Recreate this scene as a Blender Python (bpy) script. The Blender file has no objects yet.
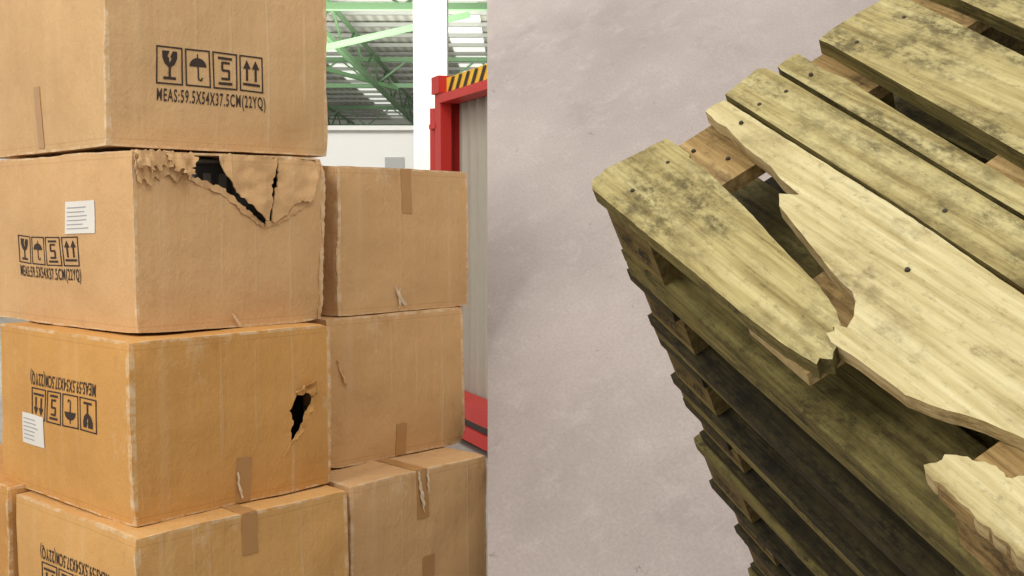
import bpy, bmesh, math, random
from mathutils import Vector, Matrix, noise
from mathutils.geometry import delaunay_2d_cdt
random.seed(7)
scn = bpy.context.scene
scn.view_settings.view_transform = 'Standard'
scn.view_settings.look = 'None'

def lin(c):
    r = []
    for x in c:
        x = x / 255.0
        r.append(x / 12.92 if x <= 0.04045 else ((x + 0.055) / 1.055) ** 2.4)
    return (r[0], r[1], r[2], 1.0)

# ------------------------------------------------------------------ materials
class NT:
    def __init__(s, name):
        s.m = bpy.data.materials.new(name); s.m.use_nodes = True
        s.t = s.m.node_tree; s.b = s.t.nodes['Principled BSDF']
    def n(s, typ, **kw):
        x = s.t.nodes.new(typ)
        for k, v in kw.items():
            if k.startswith('_'): setattr(x, k[1:], v)
            else:
                x.inputs[k.replace('__', ' ')].default_value = v
        return x
    def l(s, a, b): s.t.links.new(a, b)
    def ramp(s, fac, stops):
        r = s.n('ShaderNodeValToRGB'); e = r.color_ramp.elements
        while len(e) < len(stops): e.new(0.5)
        for i, (p, c) in enumerate(stops):
            e[i].position = p; e[i].color = c
        s.l(fac, r.inputs[0]); return r.outputs[0]
    def mix(s, fac, a, b, mode='MIX'):
        x = s.n('ShaderNodeMix', _data_type='RGBA', _blend_type=mode)
        for val, i in ((fac, 0), (a, 6), (b, 7)):
            if hasattr(val, 'is_output'): s.l(val, x.inputs[i])
            else: x.inputs[i].default_value = val
        return x.outputs[2]
    def math(s, op, a, b=0.0, c=0.0, clamp=False):
        x = s.n('ShaderNodeMath', _operation=op, _use_clamp=clamp)
        for i, val in enumerate((a, b, c)):
            if hasattr(val, 'is_output'): s.l(val, x.inputs[i])
            else: x.inputs[i].default_value = val
        return x.outputs[0]
    def obj(s, scale=(1, 1, 1), loc=(0, 0, 0)):
        tc = s.n('ShaderNodeTexCoord'); mp = s.n('ShaderNodeMapping')
        mp.inputs['Scale'].default_value = scale; mp.inputs['Location'].default_value = loc
        s.l(tc.outputs['Object'], mp.inputs[0]); return mp.outputs[0]
    def noise(s, vec, sc, det=4, rough=0.55):
        x = s.n('ShaderNodeTexNoise', Scale=sc, Detail=det, Roughness=rough)
        s.l(vec, x.inputs['Vector']); return x.outputs['Fac']
    def bump(s, h, strength, dist):
        x = s.n('ShaderNodeBump', Strength=strength, Distance=dist)
        s.l(h, x.inputs['Height']); s.l(x.outputs[0], s.b.inputs['Normal'])

def plain(name, c, rough=0.6, metal=0.0, var=0.12, sc=20):
    k = NT(name); c = lin(c)
    f = k.noise(k.obj(), sc)
    col = k.mix(k.math('MULTIPLY', f, var * 2), c, (c[0]*.5, c[1]*.5, c[2]*.5, 1))
    k.l(col, k.b.inputs['Base Color']); k.b.inputs['Roughness'].default_value = rough
    k.b.inputs['Metallic'].default_value = metal
    return k.m

def cardboard(name, c, wu, wv, h):
    k = NT(name); c = lin(c)
    pale = lin((222, 196, 160)); dark = (c[0]*.70, c[1]*.65, c[2]*.60, 1)
    v = k.obj()
    big = k.noise(v, 3.5, 3); fine = k.noise(k.obj((1, 1, .6)), 70, 5, .65)
    vert = k.noise(k.obj((22, 22, .8)), 1.0, 2)
    col = k.mix(k.ramp(big, [(.35, (0, 0, 0, 1)), (.75, (.45,)*3 + (1,))]), c, dark)
    col = k.mix(k.ramp(vert, [(.55, (0, 0, 0, 1)), (.78, (.18,)*3 + (1,))]), col, pale)
    col = k.mix(k.math('MULTIPLY', fine, .22), col, dark)
    sp = k.n('ShaderNodeSeparateXYZ'); k.l(v, sp.inputs[0])
    x, y, z = sp.outputs
    wn = k.noise(k.obj((1, 1, 1), (3, 1, 2)), 28, 4, .7)
    def near(a, t, w): return k.math('LESS_THAN', k.math('ABSOLUTE', k.math('SUBTRACT', a, t)), w)
    wv_ = k.math('MULTIPLY', near(x, 0, .010), near(y, 0, .010))
    wr = k.math('MULTIPLY', near(x, wu, .009), near(y, 0, .009))
    wt = k.math('MULTIPLY', near(z, h, .005), k.math('MAXIMUM', near(y, 0, .010), near(x, 0, .010)))
    wb = k.math('MULTIPLY', near(z, 0, .005), k.math('MAXIMUM', near(y, 0, .010), near(x, 0, .010)))
    w = k.math('MAXIMUM', k.math('MAXIMUM', wv_, wr), k.math('MAXIMUM', wt, wb))
    w = k.math('MULTIPLY', w, k.ramp(wn, [(.42, (0, 0, 0, 1)), (.6, (1, 1, 1, 1))]))
    col = k.mix(k.math('MULTIPLY', w, .85), col, pale)
    vc = k.noise(k.obj((60, 60, .5), (2, 5, 0)), 1.0, 1)
    crease = k.ramp(vc, [(.66, (0, 0, 0, 1)), (.72, (1, 1, 1, 1))])
    col = k.mix(k.math('MULTIPLY', crease, .16), col, pale)
    sc = k.noise(k.obj((1, 1, .5), (7, 3, 1)), 9, 6, .75)
    col = k.mix(k.ramp(sc, [(.60, (0, 0, 0, 1)), (.72, (.5,)*3 + (1,))]), col, pale)
    gr = k.noise(k.obj((1, 1, .7), (1, 8, 5)), 6, 8, .8)
    col = k.mix(k.ramp(gr, [(.56, (0, 0, 0, 1)), (.70, (.55,)*3 + (1,))]), col, dark)
    cr = k.math('MAXIMUM', near(z, .016, .0012), near(z, h-.016, .0012))
    col = k.mix(k.math('MULTIPLY', cr, .4), col, dark)
    k.l(col, k.b.inputs['Base Color']); k.b.inputs['Roughness'].default_value = .85
    k.b.inputs['Specular IOR Level'].default_value = .15
    hh = k.math('ADD', k.math('MULTIPLY', vert, .7), k.math('ADD', k.math('MULTIPLY', big, 2.4), k.math('MULTIPLY', fine, .25)))
    hh = k.math('ADD', hh, k.math('ADD', k.math('MULTIPLY', gr, 1.1), k.math('MULTIPLY', crease, .12)))
    k.bump(hh, .6, .011)
    return k.m

def wood(name, light, mid, dark, stain, seed=0.0, stain_lo=.56, blotch=.85):
    k = NT(name)
    g = k.noise(k.obj((1.6, 34, 34), (seed, seed, seed)), 1.9, 6, .66)
    g2 = k.noise(k.obj((4, 150, 150), (seed, 0, 0)), 1.6, 3, .6)
    b = k.noise(k.obj((1, 2.2, 2.2), (seed*2, 3, 1)), 4.5, 5, .65)
    b2 = k.noise(k.obj((1, 1.5, 1.5), (seed, 9, 4)), 30, 6, .78)
    b3 = k.noise(k.obj((1, 1.8, 1.8), (seed, 1, 8)), 55, 5, .7)
    col = k.ramp(g, [(.32, lin(dark)), (.46, lin(mid)), (.62, lin(light))])
    col = k.mix(k.math('MULTIPLY', k.ramp(g2, [(.45, (0, 0, 0, 1)), (.7, (1, 1, 1, 1))]), .25), col, lin(dark))
    st = k.math('MULTIPLY', k.ramp(b, [(stain_lo - .12, (0, 0, 0, 1)), (stain_lo + .08, (1, 1, 1, 1))]),
                k.ramp(b2, [(.42, (.12,)*3 + (1,)), (.58, (1, 1, 1, 1))]))
    col = k.mix(k.math('MULTIPLY', st, blotch), col, lin(stain))
    col = k.mix(k.ramp(b3, [(.56, (0, 0, 0, 1)), (.72, (.5,)*3 + (1,))]), col, lin(stain))
    vo = k.n('ShaderNodeTexVoronoi', Scale=1.0); k.l(k.obj((6, 10, 2), (seed*3, seed, 0)), vo.inputs['Vector'])
    kn = k.ramp(vo.outputs['Distance'], [(.06, (1, 1, 1, 1)), (.13, (0, 0, 0, 1))])
    col = k.mix(k.math('MULTIPLY', kn, .7), col, lin((100, 70, 36)))
    k.l(col, k.b.inputs['Base Color']); k.b.inputs['Roughness'].default_value = .8
    k.b.inputs['Specular IOR Level'].default_value = .25
    k.bump(k.math('ADD', g, k.math('ADD', k.math('MULTIPLY', g2, .6), k.math('MULTIPLY', b2, .4))), .6, .004)
    return k.m

def concrete(name, a, b, c, d):
    k = NT(name)
    n1 = k.noise(k.obj(), 1.1, 5, .6); n2 = k.noise(k.obj((1, 1, 1), (5, 2, 0)), 9, 8, .75)
    n3 = k.noise(k.obj(), 110, 4, .6); n4 = k.noise(k.obj((1, 1.3, 1), (1, 4, 0)), 14, 7, .82)
    n5 = k.noise(k.obj((1, 1, 1), (8, 4, 0)), 2.6, 7, .75)
    n6 = k.noise(k.obj((1, .4, 1), (18, 4, 0)), 14, 8, .8)
    col = k.ramp(n1, [(.36, lin(b)), (.64, lin(a))])
    col = k.mix(k.ramp(n2, [(.52, (0, 0, 0, 1)), (.66, (.45,)*3 + (1,))]), col, lin(c))
    col = k.mix(k.ramp(n5, [(.55, (0, 0, 0, 1)), (.62, (.16,)*3 + (1,))]), col, lin(d))
    col = k.mix(k.ramp(n4, [(.635, (0, 0, 0, 1)), (.66, (.75,)*3 + (1,))]), col, lin(d))
    col = k.mix(k.ramp(n6, [(.62, (0, 0, 0, 1)), (.66, (.5,)*3 + (1,))]), col, lin(c))
    col = k.mix(k.ramp(n3, [(.4, (.16,)*3 + (1,)), (.6, (0, 0, 0, 1))]), col, lin(d))
    k.l(col, k.b.inputs['Base Color']); k.b.inputs['Roughness'].default_value = .7
    k.b.inputs['Specular IOR Level'].default_value = .25
    k.bump(k.math('ADD', n2, k.math('MULTIPLY', n3, .3)), .22, .006)
    return k.m

def emit(name, c, s):
    k = NT(name); k.b.inputs['Base Color'].default_value = lin(c)
    k.b.inputs['Emission Color'].default_value = lin(c); k.b.inputs['Emission Strength'].default_value = s
    return k.m

# ------------------------------------------------------------------ mesh helpers
def inside(p, poly):
    x, y = p; c = False; n = len(poly)
    for i in range(n):
        x1, y1 = poly[i]; x2, y2 = poly[(i+1) % n]
        if (y1 > y) != (y2 > y) and x < (x2-x1)*(y-y1)/(y2-y1)+x1: c = not c
    return c
def edged(p, poly):
    m = 9; P = Vector(p); n = len(poly)
    for i in range(n):
        a = Vector(poly[i]); b = Vector(poly[(i+1) % n]); d = b-a
        t = max(0, min(1, (P-a).dot(d)/max(d.length_squared, 1e-12)))
        m = min(m, (a+d*t-P).length)
    return m
def resample(poly, step, jag=0.0):
    o = []; n = len(poly)
    for i in range(n):
        a = Vector(poly[i]); b = Vector(poly[(i+1) % n]); L = (b-a).length
        q = max(1, int(math.ceil(L/step)))
        pr = Vector((-(b-a).y, (b-a).x)).normalized() if L > 1e-9 else Vector((0, 0))
        for j in range(q):
            p = a+(b-a)*(j/q)
            if jag and j: p += pr*random.uniform(-jag, jag)
            o.append((p.x, p.y))
    return o
def panel(bm, outline, T, thick, step=.025, mi=0, ri=None, holes=(), jag=0.0, hjag=0.0, off=0.0):
    if ri is None: ri = mi
    outline = resample(outline, step, jag)
    hs = [resample(h, step*.5, hjag) for h in holes]
    vs = [Vector(p) for p in outline]; ed = [(i, (i+1) % len(outline)) for i in range(len(outline))]
    for h in hs:
        b = len(vs); vs += [Vector(p) for p in h]; ed += [(b+i, b+(i+1) % len(h)) for i in range(len(h))]
    xs = [p[0] for p in outline]; ys = [p[1] for p in outline]
    nx = int((max(xs)-min(xs))/step); ny = int((max(ys)-min(ys))/step)
    for i in range(1, nx+1):
        for j in range(1, ny+1):
            p = (min(xs)+i*step+((j % 2)*.3)*step, min(ys)+j*step)
            if inside(p, outline) and edged(p, outline) > step*.4 and all(not inside(p, h) and edged(p, h) > step*.3 for h in hs):
                vs.append(Vector(p))
    r = delaunay_2d_cdt(vs, ed, [], 0, 1e-7)
    V, F = r[0], r[2]
    top = [bm.verts.new(T(v.x, v.y, off)) for v in V]
    bot = [bm.verts.new(T(v.x, v.y, off-thick)) for v in V]
    cnt = {}
    for f in F:
        c = sum((V[i] for i in f), Vector((0, 0)))/len(f)
        if not inside(c, outline) or any(inside(c, h) for h in hs): continue
        a = bm.faces.new([top[i] for i in f]); a.material_index = mi; a.smooth = True
        b = bm.faces.new([bot[i] for i in reversed(f)]); b.material_index = mi; b.smooth = True
        for i in range(len(f)):
            e = (f[i], f[(i+1) % len(f)]); cnt[e] = cnt.get(e, 0)+1
    for (i, j) in list(cnt):
        if (j, i) not in cnt:
            q = bm.faces.new([top[j], top[i], bot[i], bot[j]]); q.material_index = ri; q.smooth = False
            for e in q.edges: e.smooth = False
    loose = [v for v in top+bot if not v.link_faces]
    for v in loose: bm.verts.remove(v)
def bbox(bm, c, s, mi=0, M=None):
    r = bmesh.ops.create_cube(bm, size=1.0)
    m = Matrix.Translation(c) @ Matrix.Diagonal((s[0], s[1], s[2], 1))
    if M is not None: m = M @ m
    bmesh.ops.transform(bm, matrix=m, verts=r['verts'])
    for v in r['verts']:
        for f in v.link_faces: f.material_index = mi
def beam(bm, a, b, w, mi=0):
    a = Vector(a); b = Vector(b); d = b-a
    q = d.to_track_quat('X', 'Z').to_matrix().to_4x4()
    bbox(bm, (0, 0, 0), (d.length, w, w), mi, Matrix.Translation((a+b)/2) @ q)
def finish(bm, name, mats, M=None, parent=None, recalc=True):
    if recalc: bmesh.ops.recalc_face_normals(bm, faces=bm.faces)
    me = bpy.data.meshes.new(name); bm.to_mesh(me); bm.free()
    for m in mats: me.materials.append(m)
    ob = bpy.data.objects.new(name, me); scn.collection.objects.link(ob)
    if parent: ob.parent = parent
    elif M is not None: ob.matrix_world = M
    return ob

# ------------------------------------------------------------------ printed marks
ink = plain('printing_ink', (54, 38, 26), .7, var=.2)
def line2(a, b, w):
    a = Vector(a); b = Vector(b); d = (b-a).normalized(); n = Vector((-d.y, d.x))*w/2
    return [a+n, a-n, b-n, b+n]
def icons():
    P = []
    def frame(x):
        w = .06
        P.extend([line2((x, 0), (x+1, 0), w), line2((x, 1.35), (x+1, 1.35), w), line2((x, -.03), (x, 1.38), w), line2((x+1, -.03), (x+1, 1.38), w)])
    for i in range(4): frame(i*1.16)
    P.append([Vector(p) for p in ((.2, 1.2), (.2, .95), (.3, .72), (.45, .6), (.55, .6), (.7, .72), (.8, .95), (.8, 1.2), (.62, 1.2), (.52, .98), (.58, .92), (.48, .75), (.46, .95), (.4, 1.0), (.5, 1.2))])
    P += [line2((.5, .62), (.5, .25), .09), line2((.25, .2), (.75, .2), .1)]
    x = 1.16
    arc = [Vector((x+.5+.36*math.cos(a), .72+.34*math.sin(a))) for a in [math.pi*i/12 for i in range(13)]]
    P.append(arc); P += [line2((x+.5, .72), (x+.5, .25), .06), line2((x+.5, .25), (x+.62, .2), .06), line2((x+.62, .2), (x+.66, .32), .06), line2((x+.5, 1.02), (x+.5, 1.2), .05)]
    x = 2.32
    P += [line2((x+.2, 1.15), (x+.8, 1.15), .1), line2((x+.2, .18), (x+.8, .18), .1),
          line2((x+.35, .98), (x+.7, .98), .09), line2((x+.37, .98), (x+.37, .68), .09), line2((x+.35, .68), (x+.68, .68), .09), line2((x+.66, .68), (x+.66, .36), .09), line2((x+.7, .36), (x+.32, .36), .09)]
    x = 3.48
    for c in (.3, .7):
        P.append([Vector((x+c-.17, .85)), Vector((x+c+.17, .85)), Vector((x+c, 1.2))])
        P.append(line2((x+c, .86), (x+c, .38), .1))
    P.append(line2((x+.12, .25), (x+.88, .25), .1))
    return P
def text_mesh(body, sp=1.12):
    cu = bpy.data.curves.new('txt', 'FONT'); cu.body = body; cu.size = 1; cu.resolution_u = 3; cu.offset = .015; cu.space_character = sp
    ob = bpy.data.objects.new('txt', cu); scn.collection.objects.link(ob)
    dg = bpy.context.evaluated_depsgraph_get(); me = ob.evaluated_get(dg).to_mesh()
    V = [v.co.copy() for v in me.vertices]; F = [tuple(p.vertices) for p in me.polygons]
    w = max(v.x for v in V)
    ob.evaluated_get(dg).to_mesh_clear(); bpy.data.objects.remove(ob); bpy.data.curves.remove(cu)
    return V, F, w
TXT = text_mesh("MEAS:59.5X54X37.5CM(22YQ)", 1.2)
STAMP = [text_mesh("IPPC"), text_mesh("HT-49"), text_mesh("DB 06")]
def marks(bm, T, fx, x0, zi, zit, zt, ztt, length, flip=False, off=.0012):
    P = icons(); W = 4.48
    for poly in P:
        pts = []
        for p in poly:
            x = p.x/W*length; z = p.y/1.35
            if flip: x = length-x; z = 1-z
            pts.append(T(fx(x), zi+(zit-zi)*z, off))
        try:
            f = bm.faces.new([bm.verts.new(q) for q in pts])
        except ValueError: pass
    V, F, w = TXT; vs = []
    for v in V:
        x = v.x/w*length*1.02; z = v.y/.72
        if flip: x = length-x; z = 1-z
        vs.append(bm.verts.new(T(fx(x), zt+(ztt-zt)*z, off)))
    for f in F:
        try: bm.faces.new([vs[i] for i in f])
        except ValueError: pass

# ------------------------------------------------------------------ cardboard boxes
tape_m = plain('packing_tape', (186, 140, 88), .35, var=.2)
torn_m = plain('torn_cardboard', (212, 174, 126), .9, var=.3, sc=60)
label_m = plain('paper_label', (226, 222, 214), .6, var=.05)
white_m = plain('split_tape_film', (228, 208, 176), .4, var=.2)
dark_m = plain('dark_case', (74, 70, 66), .35, var=.3)
blk_m = plain('hole_shade_black', (22, 16, 12), .9)  # near-black colour standing in for the shade inside the puncture
def make_box(P, ang, wu, wv, h, col, seed, ucut=None, uholes=(), amp=.006, name='cardboard_box'):
    th = math.radians(90-ang)
    M = Matrix.Translation(P) @ Matrix.Rotation(th, 4, 'Z')
    e = bpy.data.objects.new(name, None); scn.collection.objects.link(e); e.matrix_world = M
    S = Vector((seed*3.1, seed*1.7, seed*5.3))
    def D(p):
        p = Vector(p); q = noise.noise_vector(p*3.2+S)*amp + noise.noise_vector(p*11+S)*amp*.45
        zz = p.z/h
        if p.y < .02: q.y -= .005*math.sin(math.pi*min(1, max(0, zz)))*math.sin(math.pi*min(1, max(0, p.x/wu)))
        if p.x < .02: q.x -= .005*math.sin(math.pi*min(1, max(0, zz)))*math.sin(math.pi*min(1, max(0, p.y/wv)))
        for cx, cy, dx, dy in ((0, 0, 1, 1), (wu, 0, -1, 1)):
            for cz, dz in ((0, 1), (h, -1)):
                d = (p-Vector((cx, cy, cz))).length
                if d < .04:
                    f = (1-d/.04)**1.2*(.002+.011*abs(noise.noise(Vector((cx*9, cz*9, seed*3.7)))))
                    q += Vector((dx*f, dy*f, dz*f*.8))
        q += noise.noise_vector(p*24+S)*.0022*max(0, 1-min(p.x+p.y, abs(p.x-wu)+p.y, abs(p.z-h), abs(p.z))/.03)
        if p.z < .01 or p.z > h-.01: q.z *= .6
        return p+q
    TU = lambda a, b, o: D((a, -o, b)); TV = lambda a, b, o: D((-o, a, b))
    mat = cardboard('cardboard_%d' % seed, col, wu, wv, h)
    bm = bmesh.new(); t = .005
    panel(bm, ucut or [(0, 0), (wu, 0), (wu, h), (0, h)], TU, t, .018, 0, 1 if ucut else 0, uholes, 0, .003)
    panel(bm, [(0, 0), (wv, 0), (wv, h), (0, h)], TV, t, .018)
    panel(bm, [(0, 0), (wu, 0), (wu, h), (0, h)], lambda a, b, o: D((a, wv+o, b)), t, .05)
    panel(bm, [(0, 0), (wv, 0), (wv, h), (0, h)], lambda a, b, o: D((wu+o, a, b)), t, .04)
    panel(bm, [(0, 0), (wu, 0), (wu, wv), (0, wv)], lambda a, b, o: D((a, b, -o)), t, .06)
    m = wu/2
    for x0, x1 in ((0, m-.0015), (m+.0015, wu)):
        panel(bm, [(x0, 0), (x1, 0), (x1, wv), (x0, wv)], lambda a, b, o: D((a, b, h+o)), t, .025)
    finish(bm, 'shell', [mat, torn_m], parent=e)
    return dict(e=e, TU=TU, TV=TV, D=D, mat=mat, wu=wu, wv=wv, h=h)
def strip(B, name, poly, T, mat, off=.0018, th=.0012, jag=.0012, step=.012):
    bm = bmesh.new(); panel(bm, poly, T, th, step, 0, 0, (), jag, 0, off)
    return finish(bm, name, [mat], parent=B['e'])
def rect(a, b, c, d): return [(a, c), (b, c), (b, d), (a, d)]

L3 = make_box((-.756, 2.119, .917), 41.9, .498, .600, .371, (212, 160, 94), 1,
    uholes=[[(.389, .206), (.398, .226), (.413, .231), (.438, .230), (.448, .222), (.442, .198), (.424, .175), (.410, .140), (.384, .118), (.384, .150), (.389, .164), (.376, .188)]])
cut = [(0, 0), (.487, 0), (.485, .379), (.468, .379), (.458, .33), (.444, .292), (.425, .268), (.37, .249), (.337, .235), (.312, .229),
       (.282, .247), (.248, .273), (.210, .306), (.172, .320), (.13, .335), (.118, .355), (.116, .383), (0, .386)]
L2 = make_box((-.776, 2.219, 1.291), 41.9, .487, .66, .384, (216, 175, 126), 2, ucut=cut, amp=.008)
L1 = make_box((-.845, 2.268, 1.685), 45, .555, .66, .42, (212, 175, 128), 3)
L4 = make_box((-.722, 2.045, .542), 41.9, .518, .53, .372, (216, 168, 106), 4)
R2 = make_box((-.430, 2.657, 1.291), 41.9, .464, .50, .372, (212, 171, 122), 5)
R3 = make_box((-.450, 2.609, .917), 41.9, .472, .50, .372, (212, 169, 118), 6)
R4 = make_box((-.3745, 2.463, .542), 41.9, .462, .52, .372, (214, 173, 124), 7)
u = Vector((.668, .744, 0)); v = Vector((-.744, .668, 0))
L4b = make_box(Vector((-.722, 2.045, .548))+v*.555+u*(-.01), 41.9, .5, .5, .376, (200, 148, 86), 8)
L5 = make_box((-.722, 2.045, .168), 41.9, .518, .53, .372, (216, 168, 106), 9)
R5 = make_box((-.3745, 2.463, .168), 41.9, .462, .52, .372, (214, 173, 124), 10)
L5b = make_box(Vector((-.722, 2.045, .168))+v*.555+u*(-.01), 41.9, .5, .5, .376, (200, 148, 86), 11)

def print_on(B, T, fx, *a, **k):
    bm = bmesh.new(); marks(bm, T, fx, 0, *a, **k)
    bmesh.ops.triangulate(bm, faces=bm.faces)
    finish(bm, 'printed_symbols', [ink], parent=B['e'])
print_on(L1, L1['TU'], lambda x: .113+x, .138, .217, .101, .128, .262)
print_on(L2, L2['TV'], lambda x: .527-x, .139, .202, .107, .133, .298)
print_on(L3, L3['TV'], lambda x: .425-x, .170, .237, .243, .270, .292, flip=True)
print_on(L4, L4['TV'], lambda x: .400-x, .180, .247, .253, .279, .292, flip=True)
def label(B, a0, a1, z0, z1):
    strip(B, 'shipping_label', rect(a0, a1, z0, z1), B['TV'], label_m, .002, .0008, 0)
    bm = bmesh.new()
    for i in range(6):
        z = z0+(z1-z0)*(.15+i*.13); w = random.uniform(.55, .85)
        panel(bm, rect(a1-(a1-a0)*w, a1-.008, z, z+.0022), B['TV'], .0003, .02, 0, 0, (), 0, 0, .0026)
    finish(bm, 'label_print', [plain('label_grey', (160, 160, 164), .7)], parent=B['e'])
label(L2, .156, .278, .210, .283); label(L3, .366, .480, .106, .176)
strip(L3, 'tape_bottom', rect(.240, .277, .002, .10), L3['TU'], tape_m)
strip(L1, 'tape_side', rect(.318, .352, .01, .150), L1['TV'], tape_m)
strip(L4, 'tape_top', rect(.238, .275, .285, .372), L4['TU'], tape_m)
strip(L4, 'tape_lid', rect(.238, .275, 0, .5), lambda a, b, o: L4['D']((a, b, .372+o)), tape_m)
strip(R2, 'tape_top', rect(.209, .244, .256, .371), R2['TU'], tape_m)
strip(R3, 'tape_bottom', rect(.222, .260, .002, .085), R3['TU'], tape_m)
strip(R4, 'tape_top', rect(.212, .250, .25, .372), R4['TU'], tape_m)
strip(R4, 'tape_lid', rect(.212, .250, 0, .5), lambda a, b, o: R4['D']((a, b, .372+o)), tape_m)
strip(R4, 'tape_bottom', rect(.225, .265, .0, .15), R4['TU'], tape_m)
strip(L4b, 'tape_top', rect(.20, .24, .26, .376), L4b['TU'], tape_m)
def tatter(B, pts, o=.004, nm='split_tape'):
    def T(a, b, off):
        return B['TU'](a, b, off)+Vector((0, -abs(math.sin(a*90+b*140))*.004, 0))
    strip(B, nm, pts, T, white_m, o, .0006, .001, .006)
tatter(R4, [(.213, .372), (.219, .372), (.223, .34), (.230, .32), (.234, .29), (.230, .266), (.226, .285), (.219, .31), (.216, .34)])
tatter(R4, [(.246, .37), (.250, .372), (.250, .33), (.247, .31), (.245, .335)])
tatter(R2, [(.184, .070), (.19, .06), (.20, .042), (.216, .026), (.230, .012), (.222, .012), (.205, .024), (.190, .045)])
tatter(R2, [(.196, .055), (.200, .06), (.205, .02), (.200, .004), (.198, .03)])
tatter(L3, [(.239, .068), (.243, .070), (.248, .04), (.256, .012), (.252, .010), (.243, .035)])
tatter(L2, [(.225, .03), (.230, .028), (.250, .004), (.244, .002)])

def lifted(B, off, tilt_a, ctr, crump=0.0, fr=30, fz=None):
    fz = fz or fr
    def T(a, b, o):
        n = noise.noise(Vector((a*fr, b*fz, 3.3)))*crump + noise.noise(Vector((a*fr*2.3, b*fz*2.3, 9)))*crump*.5
        return B['TU'](a, b, off+o+tilt_a*(ctr-b)+n)
    return T
def flap(B, name, poly, T, th=.004, step=.01, jag=.002):
    bm = bmesh.new(); panel(bm, poly, T, th, step, 0, 1, (), jag, 0, 0)
    finish(bm, name, [B['mat'], torn_m], parent=B['e'])
flap(L2, 'torn_flap_1', [(.205, .383), (.350, .380), (.343, .335), (.327, .288), (.316, .238), (.300, .247), (.285, .258), (.262, .282), (.240, .300), (.222, .331), (.208, .360)], lifted(L2, .006, .10, .38, .009, 22), .004, .008, .003)
flap(L2, 'torn_flap_2', [(.357, .382), (.476, .378), (.464, .335), (.450, .290), (.438, .275), (.415, .280), (.385, .262), (.375, .248), (.336, .234), (.331, .246), (.340, .288), (.356, .325), (.353, .350)], lifted(L2, .002, .06, .38, .008, 22), .004, .008, .003)
flap(L2, 'crumpled_layer_1', [(.002, .384), (.118, .384), (.126, .360), (.118, .334), (.108, .342), (.100, .318), (.088, .332), (.076, .338), (.062, .322), (.050, .334), (.034, .312), (.022, .326), (.012, .315), (.004, .335)], lifted(L2, .006, .05, .385, .012, 60, 14), .003, .006, .003)
flap(L2, 'crumpled_layer_2', [(.000, .384), (.080, .385), (.086, .362), (.074, .350), (.066, .360), (.056, .345), (.044, .356), (.030, .338), (.018, .352), (.006, .346)], lifted(L2, .014, .14, .385, .014, 70, 18), .003, .006, .004)
flap(L2, 'crumpled_layer_3', [(.070, .384), (.136, .382), (.142, .368), (.130, .352), (.134, .338), (.120, .326), (.112, .336), (.102, .352), (.092, .345), (.082, .362)], lifted(L2, .012, .20, .385, .014, 60, 20), .003, .006, .004)
flap(L2, 'torn_liner', [(.126, .336), (.165, .325), (.210, .310), (.248, .277), (.282, .250), (.312, .232), (.307, .222), (.276, .240), (.242, .266), (.204, .298), (.16, .311), (.126, .326)], lifted(L2, .003, .0, .3, .003, 60), .001, .006, .003)
flap(L2, 'torn_liner_2', [(.316, .236), (.34, .240), (.376, .252), (.382, .266), (.41, .282), (.44, .282), (.452, .30), (.446, .274), (.42, .259), (.375, .238), (.34, .226), (.314, .221)], lifted(L2, .003, .0, .3, .003, 60), .001, .006, .003)
bm = bmesh.new(); bbox(bm, (.26, .20, .20), (.43, .30, .33), 0)
for i in range(9): bbox(bm, (.08+i*.04, .046, .32), (.026, .008, .05), 1)
bbox(bm, (.26, .06, .368), (.42, .05, .012), 1)
bmesh.ops.bevel(bm, geom=bm.edges[:], offset=.003, segments=2, affect='EDGES')
finish(bm, 'packed_case', [dark_m, plain('case_grille', (120, 114, 106), .3, var=.3)], parent=L2['e'])
bm = bmesh.new(); bbox(bm, (.30, .28, .18), (.38, .40, .33), 0)
bmesh.ops.bevel(bm, geom=bm.edges[:], offset=.01, segments=2, affect='EDGES')
finish(bm, 'hole_shade_block', [blk_m], parent=L3['e'])  # block added inside the box so the hole reads dark
flap(L3, 'puncture_flap', [(.392, .226), (.408, .238), (.436, .248), (.456, .238), (.454, .222), (.440, .214), (.425, .222), (.408, .219)], lifted(L3, .004, -.3, .222, .012, 60), .002, .005, .003)
flap(L3, 'puncture_liner', [(.438, .224), (.454, .220), (.448, .196), (.430, .170), (.416, .138), (.384, .110), (.386, .122), (.406, .146), (.418, .178), (.434, .196)], lifted(L3, .002, 0, .2, .004, 80), .001, .005, .002)
flap(L3, 'puncture_crease', [(.384, .120), (.378, .100), (.362, .084), (.370, .102)], lifted(L3, .003, 0, .1, .001), .001, .005, .001)
flap(R3, 'small_tear', [(.030, .270), (.036, .272), (.046, .245), (.056, .222), (.057, .206), (.048, .216), (.040, .24)], lifted(R3, .005, .1, .25, .004, 70), .002, .005, .001)
flap(L2, 'split_corner', [(.478, .0), (.487, .0), (.488, .37), (.480, .37), (.476, .25), (.482, .2), (.474, .12)], lifted(L2, .002, 0, .1, .004, 25), .002, .008, .002)
flap(R2, 'split_corner', [(.0, .0), (.012, .0), (.006, .12), (.014, .2), (.008, .3), (.014, .365), (.0, .366)], lifted(R2, .002, 0, .1, .004, 25), .002, .008, .002)

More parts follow.
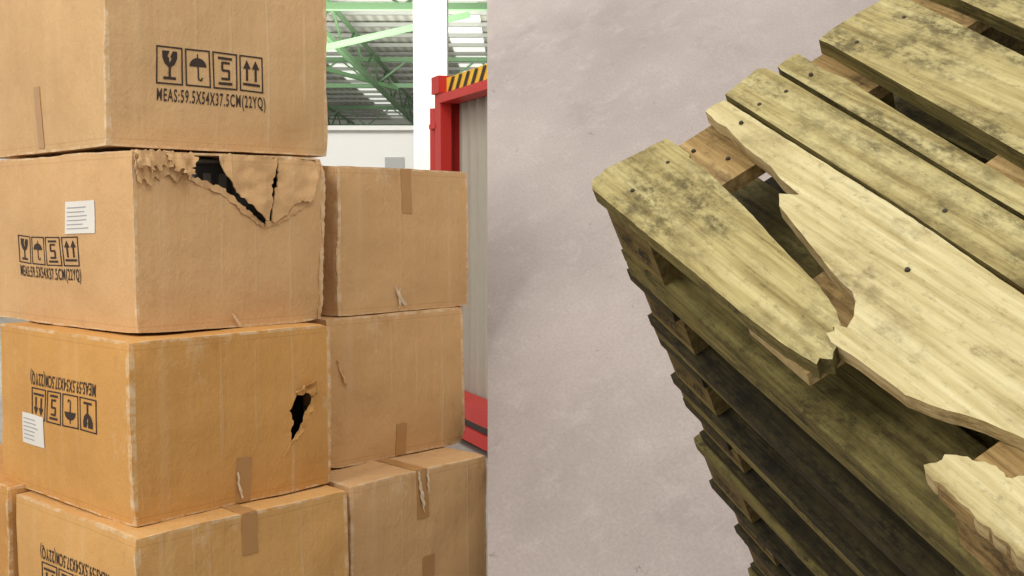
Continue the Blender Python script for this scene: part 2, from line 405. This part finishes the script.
# ------------------------------------------------------------------ pallets
wt = wood('weathered_wood', (196, 184, 132), (172, 158, 106), (134, 118, 72), (72, 62, 36), 1.0, .53, .82)
wp = wood('pale_wood', (212, 201, 156), (194, 180, 132), (164, 148, 100), (104, 90, 58), 4.0, .61, .7)
wb = wood('block_wood', (186, 158, 108), (158, 130, 82), (116, 92, 54), (60, 46, 26), 2.0, .57)
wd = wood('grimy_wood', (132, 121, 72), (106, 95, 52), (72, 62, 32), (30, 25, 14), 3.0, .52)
wdk = wood('opening_shade_wood', (74, 66, 38), (54, 47, 25), (36, 30, 15), (18, 15, 8), 6.0, .49)  # shade of the fork openings painted into the lower boards' colour
wsp = wood('splintered_wood', (202, 182, 138), (176, 154, 106), (138, 114, 74), (98, 80, 50), 5.0, .62)
nail_m = plain('nail_head', (58, 46, 34), .6, .3)
wgb = wood('grimy_block_wood', (128, 112, 68), (104, 88, 50), (72, 60, 34), (38, 31, 18), 8.0, .55)
stamp_m = plain('stencil_ink', (26, 20, 14), .8)
PM = [wt, wp, wb, wd, wdk, wsp, nail_m, wgb, stamp_m]
def plank(bm, outline, ztop, mi, ri=None, seed=0, th=.022, jag=.0, tilt=0.0, s0=0, amp=.0022, step=.02):
    S = Vector((seed*2.3, seed, 0))
    def T(a, b, o):
        q = noise.noise_vector(Vector((a*2.5, b*6, 0))+S)*amp
        dz = noise.noise(Vector((a*14, b*30, 0))+S)*.0008
        return Vector((a, b+q.y, ztop+o+q.z+dz+tilt*(a-s0)))
    panel(bm, outline, T, th, step, mi, mi if ri is None else ri, (), jag)
def nail(bm, a, b, z, r=.0034):
    x = bmesh.ops.create_cone(bm, segments=10, cap_ends=True, radius1=r, radius2=r*.8, depth=.002)
    bmesh.ops.translate(bm, verts=x['verts'], vec=(a, b, z+.0006))
    for vv in x['verts']:
        for f in vv.link_faces: f.material_index = 6
def stamp(bm, tm, x0, x1, y, z0, z1):
    V, F, w = tm
    vs = [bm.verts.new((x0+(x1-x0)*q.x/w, y, z0+(z1-z0)*q.y/.72)) for q in V]
    for f in F:
        try: bm.faces.new([vs[i] for i in f]).material_index = 8
        except ValueError: pass
def under(bm, Lx, W, z, mb, mc, seed, xs, zs=1.0, mx=None, st=()):
    ys = [(0.004, .118), (W/2-.06, W/2+.06), (W-.118, W-.004)]
    for i, (a, b) in enumerate(xs):
        m_ = mb[i] if isinstance(mb, (list, tuple)) else mb
        for j, (c, d) in enumerate(ys):
            off = random.uniform(-.006, .006); yy = c+random.uniform(0, .006)
            plank(bm, rect(a+off+.004, b+off-.004, yy, d), z+(.022+.078)*zs, m_, None, seed+i*3+j, .078*zs, step=.04)
            if i in st and j == 0:
                stamp(bm, STAMP[(i+seed) % 3], a+off+.024, b+off-.024, yy-.0026, z+.046*zs, z+.074*zs)
        plank(bm, rect(a, b, random.uniform(-.004, .006), W), z+.122*zs, mc if mx is None else mx, None, seed+20+i, .022*zs, step=.04)
    for j, (c, d) in enumerate(ys):
        o = random.uniform(-.01, .01)
        plank(bm, rect(o-.004, Lx+o, c-.004, d-.01), z+.022*zs, mc, None, seed+30+j, .022*zs, step=.03, amp=.004)
Lx, W = 1.30, .70
XS = [(0, .125), (.655, .785), (1.175, 1.30)]
RM = Matrix(((.4244, .8350, -.3501, 0), (-.7989, .1633, -.5789, 0), (-.4262, .5254, .7364, 0), (0, 0, 0, 1)))
Cc = Vector((.1125, 1.5060, 1.5785)); Dn = Vector((.3501, .5789, -.7364)); E1 = Vector((.4244, -.7989, -.4262)); E2 = Vector((.8350, .1633, .5254))
NP = 8; PH = .144
def frame_at(h, ds=0, dt=0, rot=0):
    return Matrix.Translation(Cc+Dn*h+E1*ds+E2*dt) @ RM @ Matrix.Rotation(rot, 4, 'Z')
bm = bmesh.new(); zt = PH
mm = lambda l: [(a/1000, b/1000) for a, b in l]
P1 = mm([(-8, 4), (-13, 12), (-11, 20), (-16, 30), (-6, 80), (1, 125), (60, 125), (64, 121), (120, 118), (209, 108), (319, 91), (388, 82), (429, 71), (450, 60), (446, 52), (460, 47), (470, 38), (474, 30), (482, 22), (471, 14), (476, 6), (457, 3), (421, -1), (344, -4), (250, -4), (136, -5), (40, -4), (6, -4)])
P2 = mm([(-6, 196), (-8, 215), (-4, 229), (170, 225), (359, 221), (551, 211), (660, 207), (1000, 207), (1300, 205), (1300, 95), (1000, 99), (745, 99), (679, 81), (642, 71), (599, 52), (569, 42), (519, 41), (490, 40), (462, 37), (448, 42), (452, 50), (444, 56), (458, 62), (450, 78), (434, 94), (420, 101), (397, 103), (362, 110), (308, 123), (241, 138), (222, 152), (244, 166), (200, 171), (168, 179), (111, 182), (76, 188), (50, 193), (32, 191)])
P3 = mm([(-13, 236), (-23, 300), (-14, 309), (10, 311), (273, 300), (475, 290), (640, 285), (1300, 285), (1300, 213), (641, 213), (544, 216), (353, 226), (164, 230)])
P4 = mm([(-6, 322), (-8, 350), (-3, 358), (60, 352), (100, 356), (219, 346), (436, 331), (572, 322), (1300, 318), (1300, 292), (572, 291), (468, 298), (262, 308), (5, 319)])
P5 = mm([(-3, 396), (-8, 430), (-3, 520), (30, 530), (138, 521), (264, 508), (430, 496), (1300, 490), (1300, 360), (513, 358), (395, 370), (175, 386), (20, 397)])
P6 = mm([(0, 566), (4, 640), (10, 698), (80, 700), (1300, 700), (1300, 540), (350, 540), (213, 556), (93, 564)])
P1r = mm([(632, 4), (638, 14), (636, 26), (648, 36), (662, 42), (676, 50), (690, 47), (700, 60), (730, 71), (790, 84), (1000, 88), (1300, 88), (1300, 0), (1000, -4), (760, -4), (700, -2), (668, 0), (645, -1)])
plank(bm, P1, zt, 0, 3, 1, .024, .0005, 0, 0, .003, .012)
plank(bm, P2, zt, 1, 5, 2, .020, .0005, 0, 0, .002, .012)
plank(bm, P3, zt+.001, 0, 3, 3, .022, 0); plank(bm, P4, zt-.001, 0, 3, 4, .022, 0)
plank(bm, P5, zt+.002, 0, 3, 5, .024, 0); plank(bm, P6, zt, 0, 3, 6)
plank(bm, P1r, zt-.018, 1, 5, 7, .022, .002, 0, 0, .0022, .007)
under(bm, Lx, W, 0, [7, 2, 2], 3, 40, XS, 1.0, 2, (0,))
plank(bm, rect(.352, .462, .0, .68), .122, 2, 5, 71, .020)
for i in range(10):
    a = random.uniform(.445, .47); b = random.uniform(.02, .07); L_ = random.uniform(.012, .030)
    plank(bm, [(a, b), (a+L_, b+random.uniform(-.004, .004)), (a+.003, b+.006)], zt-random.uniform(.006, .02), 0, 5, i, .003, step=.02)
for a, b in ((.06, .03), (.05, .095), (.062, .21), (.05, .25), (.058, .29), (.055, .335), (.05, .42), (.06, .495), (.05, .60), (.7, .12), (.72, .18), (.71, .235), (.72, .27), (.7, .31), (.71, .40), (.72, .47), (.44, .16), (.40, .25)):
    nail(bm, a, b, zt+.001)
for a, b in ((.03, .145), (.085, .165)): nail(bm, a, b, .123)
finish(bm, 'wooden_pallet', PM, frame_at(PH, 0, 0))
shift = [(.0, .0), (.006, .004), (.014, .006), (-.004, -.004), (.010, .006), (.004, .010), (.0, 0)]
for kx in range(1, NP):
    bm = bmesh.new(); ds, dt = shift[kx-1]
    for i, w in enumerate((.125, .09, .125, .09, .125)):
        y0 = [0, .15, .2875, .46, .575][i]
        e0 = random.uniform(-.01, .006)
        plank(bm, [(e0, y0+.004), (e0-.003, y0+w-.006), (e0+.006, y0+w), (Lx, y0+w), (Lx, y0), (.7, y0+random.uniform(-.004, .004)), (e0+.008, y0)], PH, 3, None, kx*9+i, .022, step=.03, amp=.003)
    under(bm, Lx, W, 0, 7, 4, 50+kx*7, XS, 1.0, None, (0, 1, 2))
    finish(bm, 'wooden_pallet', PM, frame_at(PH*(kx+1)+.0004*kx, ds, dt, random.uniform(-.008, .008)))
bm = bmesh.new()
for i in range(5): plank(bm, rect(0, 1.10, i*.145, i*.145+.10), .160, 0, None, i, .022, step=.05)
under(bm, 1.10, .68, 0, 2, 0, 90, [(0, .12), (.49, .61), (.98, 1.10)], 1.11)
finish(bm, 'wooden_pallet', PM, Matrix.Translation((-.722, 2.045, .001)) @ Matrix.Rotation(math.radians(48.1), 4, 'Z'))
bm = bmesh.new()
for i in range(4): plank(bm, rect(0, .6, i*.145, i*.145+.10), .160, 0, None, i, .022, step=.05)
under(bm, .6, .54, 0, 2, 0, 97, [(0, .12), (.48, .6)], 1.11)
finish(bm, 'wooden_pallet', PM, Matrix.Translation(Vector((-.722, 2.045, .001))+v*.70) @ Matrix.Rotation(math.radians(48.1), 4, 'Z'))

conc = concrete('concrete', (178, 167, 162), (160, 150, 146), (187, 177, 172), (118, 108, 104))
bm = bmesh.new()
s_edge = [(-3700, 1117.5), (100, -724.5), (1700, 200), (0, 3300), (-3700, 3300)]
pts = mm(s_edge)
tv = [bm.verts.new((a, b, 0)) for a, b in pts]; bv = [bm.verts.new((a, b, -.10)) for a, b in pts]
bm.faces.new(tv); bm.faces.new(bv[::-1])
for i in range(5):
    j = (i+1) % 5; bm.faces.new([tv[j], tv[i], bv[i], bv[j]])
finish(bm, 'floor_ramp', [conc], frame_at(PH*NP+.004))

# ------------------------------------------------------------------ warehouse
def quadbox(name, c, s, m):
    bm = bmesh.new(); bbox(bm, c, s); return finish(bm, name, [m])
quadbox('floor', (0, 28, -.05), (60, 72, .1), concrete('floor_concrete', (176, 170, 162), (156, 150, 142), (190, 184, 176), (130, 124, 118)))
k = NT('roof_ribbed'); wv = k.n('ShaderNodeTexWave', Scale=1.0, Distortion=0.0); wv.bands_direction = 'X'; k.l(k.obj(), wv.inputs['Vector'])
k.l(k.mix(wv.outputs['Fac'], lin((176, 176, 164)), lin((216, 216, 204))), k.b.inputs['Base Color'])
sky = emit('skylight_sheet', (236, 238, 228), .9)
bm = bmesh.new(); bbox(bm, (0, 36, 7.6), (60, 56, .1), 0)
for X in (-22, -16.5, -11.5, -6.5, -1.5, 3.5): bbox(bm, (X, 36, 7.53), (1.1, 55, .03), 1)
finish(bm, 'ceiling', [k.m, sky])
quadbox('wall_back', (0, 64.2, 3.75), (60, .3, 7.6), plain('wall_sheet', (214, 216, 210), .7))
green = plain('green_steel', (98, 132, 92), .5); grey = plain('grey_steel', (150, 152, 144), .5)
bm = bmesh.new()
for Y in (24, 38, 54):
    for zz in (6.2, 7.1): beam(bm, (-24, Y, zz), (24, Y, zz), .15)
    for i in range(-10, 10):
        beam(bm, (i*2.4, Y, 6.2), (i*2.4+1.2, Y, 7.1), .06); beam(bm, (i*2.4+1.2, Y, 7.1), (i*2.4+2.4, Y, 6.2), .06)
for X in (-9, -4.6):
    beam(bm, (X, 18, 6.1), (X, 62, 6.1), .15); beam(bm, (X, 18, 7.0), (X, 62, 7.0), .10)
    for Y in range(18, 62, 4): beam(bm, (X, Y, 6.1), (X, Y+2, 7.0), .06); beam(bm, (X, Y+2, 7.0), (X, Y+4, 6.1), .06)
beam(bm, (-12, 24, 7.0), (-4, 38, 6.1), .12)
beam(bm, (-9, 26, 4.6), (-1.0, 26, 6.4), .13)
finish(bm, 'roof_truss', [green])
bm = bmesh.new()
for i in range(26): beam(bm, (-24, 16+i*1.9, 7.42), (24, 16+i*1.9, 7.42), .12)
finish(bm, 'roof_purlins', [grey])
quadbox('steel_column', (-1.06, 14.3, 3.77), (.44, .3, 7.5), plain('white_paint', (214, 210, 200), .5, var=.03))
bm = bmesh.new(); bbox(bm, (-5, 20, 1.6), (9, .2, 3.2), 0); bbox(bm, (-2.15, 19.88, 2.55), (.35, .05, .25), 1); bbox(bm, (-5, 19.9, 3.2), (9.05, .35, .08), 0)
finish(bm, 'partition_wall', [plain('white_plaster', (226, 226, 222), .6, var=.03), plain('vent_grey', (170, 170, 168))])
red = plain('container_red', (196, 46, 40), .45, var=.15); yel = plain('hazard_yellow', (236, 186, 54), .5); blk = plain('hazard_black', (44, 38, 34), .5)
gsh = plain('grey_corrugated', (174, 166, 152), .5, var=.1)
ang = math.atan2(-.92, .40)
CM = Matrix.Translation((-.555, 7.75, 0)) @ Matrix.Rotation(ang, 4, 'Z')
bm = bmesh.new()
Wc = 2.35; H2 = 2.53
bbox(bm, (.05, .05, H2/2+.04), (.12, .08, H2-.1), 0, CM); bbox(bm, (Wc-.05, .05, H2/2), (.14, .10, H2), 0, CM)
bbox(bm, (Wc/2, .07, H2-.15), (Wc-.2, .14, .06), 0, CM)
bbox(bm, (Wc/2, .10, H2-.065), (Wc-.2, .10, .12), 1, CM)
bbox(bm, (Wc/2, .07, .26), (Wc-.2, .16, .12), 0, CM); bbox(bm, (Wc/2, .09, .17), (Wc-.2, .16, .07), 2, CM); bbox(bm, (Wc/2, .07, .10), (Wc-.2, .16, .09), 0, CM)
n = 14
for i in range(n):
    x = .16+i*(Wc-.32)/n
    f = [(x, .043, H2-.115), (x+.05, .043, H2-.115), (x+.14, .043, H2-.012), (x+.09, .043, H2-.012)]
    bm.faces.new([bm.verts.new(CM @ Vector(p)) for p in f]).material_index = 2
z0, z1 = .30, H2-.17; x = .09; prof = []
while x < Wc-.15:
    prof += [(x, .16), (x+.05, .16), (x+.08, .20), (x+.13, .20)]; x += .16
for i in range(len(prof)-1):
    a, b = prof[i], prof[i+1]
    bm.faces.new([bm.verts.new(CM @ Vector(p)) for p in ((a[0], a[1], z0), (b[0], b[1], z0), (b[0], b[1], z1), (a[0], a[1], z1))]).material_index = 3
for zc in (.06, H2-.05):
    for xc in (.05, Wc-.05): bbox(bm, (xc, .05, zc), (.15, .12, .12), 0, CM)
bbox(bm, (.02, 1.6, H2/2), (.04, 3.0, H2-.1), 0, CM); bbox(bm, (Wc-.02, 1.6, H2/2), (.04, 3.0, H2-.1), 0, CM)
bbox(bm, (Wc/2, 1.6, H2-.04), (Wc, 3.0, .04), 0, CM); bbox(bm, (Wc/2, 1.6, .1), (Wc, 3.0, .1), 0, CM); bbox(bm, (Wc/2, 3.1, H2/2), (Wc, .05, H2-.1), 0, CM)
beam(bm, CM @ Vector((-.09, .02, .1)), CM @ Vector((-.09, .02, H2-.2)), .035, 0)
for zz in (.5, 1.4, 2.2): beam(bm, CM @ Vector((-.12, .02, zz)), CM @ Vector((.0, .02, zz)), .035, 0)
finish(bm, 'shipping_container', [red, yel, blk, gsh])

# ------------------------------------------------------------------ light
w = bpy.data.worlds.new('world'); scn.world = w; w.use_nodes = True
w.node_tree.nodes['Background'].inputs[0].default_value = (1.0, .97, .92, 1); w.node_tree.nodes['Background'].inputs[1].default_value = .82
def area(name, loc, tgt, size, e, c=(1, .95, .88)):
    l = bpy.data.lights.new(name, 'AREA'); l.energy = e; l.size = size; l.color = c
    o = bpy.data.objects.new(name, l); scn.collection.objects.link(o); o.location = loc
    o.rotation_euler = (Vector(tgt)-Vector(loc)).to_track_quat('-Z', 'Y').to_euler()
area('added_light_1', (-3.2, -.6, 4.2), (-.8, 2.4, 1.2), 2.0, 130, (1, .96, .89))  # unseen key light, added at left to brighten the box faces
area('added_light_2', (.8, .2, 5.2), (.4, 2.4, .9), 1.6, 50, (1, .98, .94))  # unseen overhead light added for the pallets and ramp
area('added_light_3', (-3, 24, 2.5), (-4, 34, 7), 5, 2000, (1, 1, .96))  # unseen uplight added to brighten the roof underside
area('added_light_4', (-2, 5, 5), (-.6, 8, 1.2), 2, 90, (1, .97, .92))  # unseen light added to brighten the container
area('added_light_5', (-3.5, 9.5, 6.5), (-3, 20, 2.4), 3, 800, (1, .98, .95))  # unseen light added to brighten the partition wall and column

# ------------------------------------------------------------------ camera
cd = bpy.data.cameras.new('camera'); cd.sensor_width = 36; cd.lens = 1080*36/1024; cd.clip_end = 300
cam = bpy.data.objects.new('camera', cd); scn.collection.objects.link(cam)
cam.location = (0, 0, 1.53); cam.rotation_euler = (math.pi/2-math.atan(68/1080), 0, 0)
scn.camera = cam
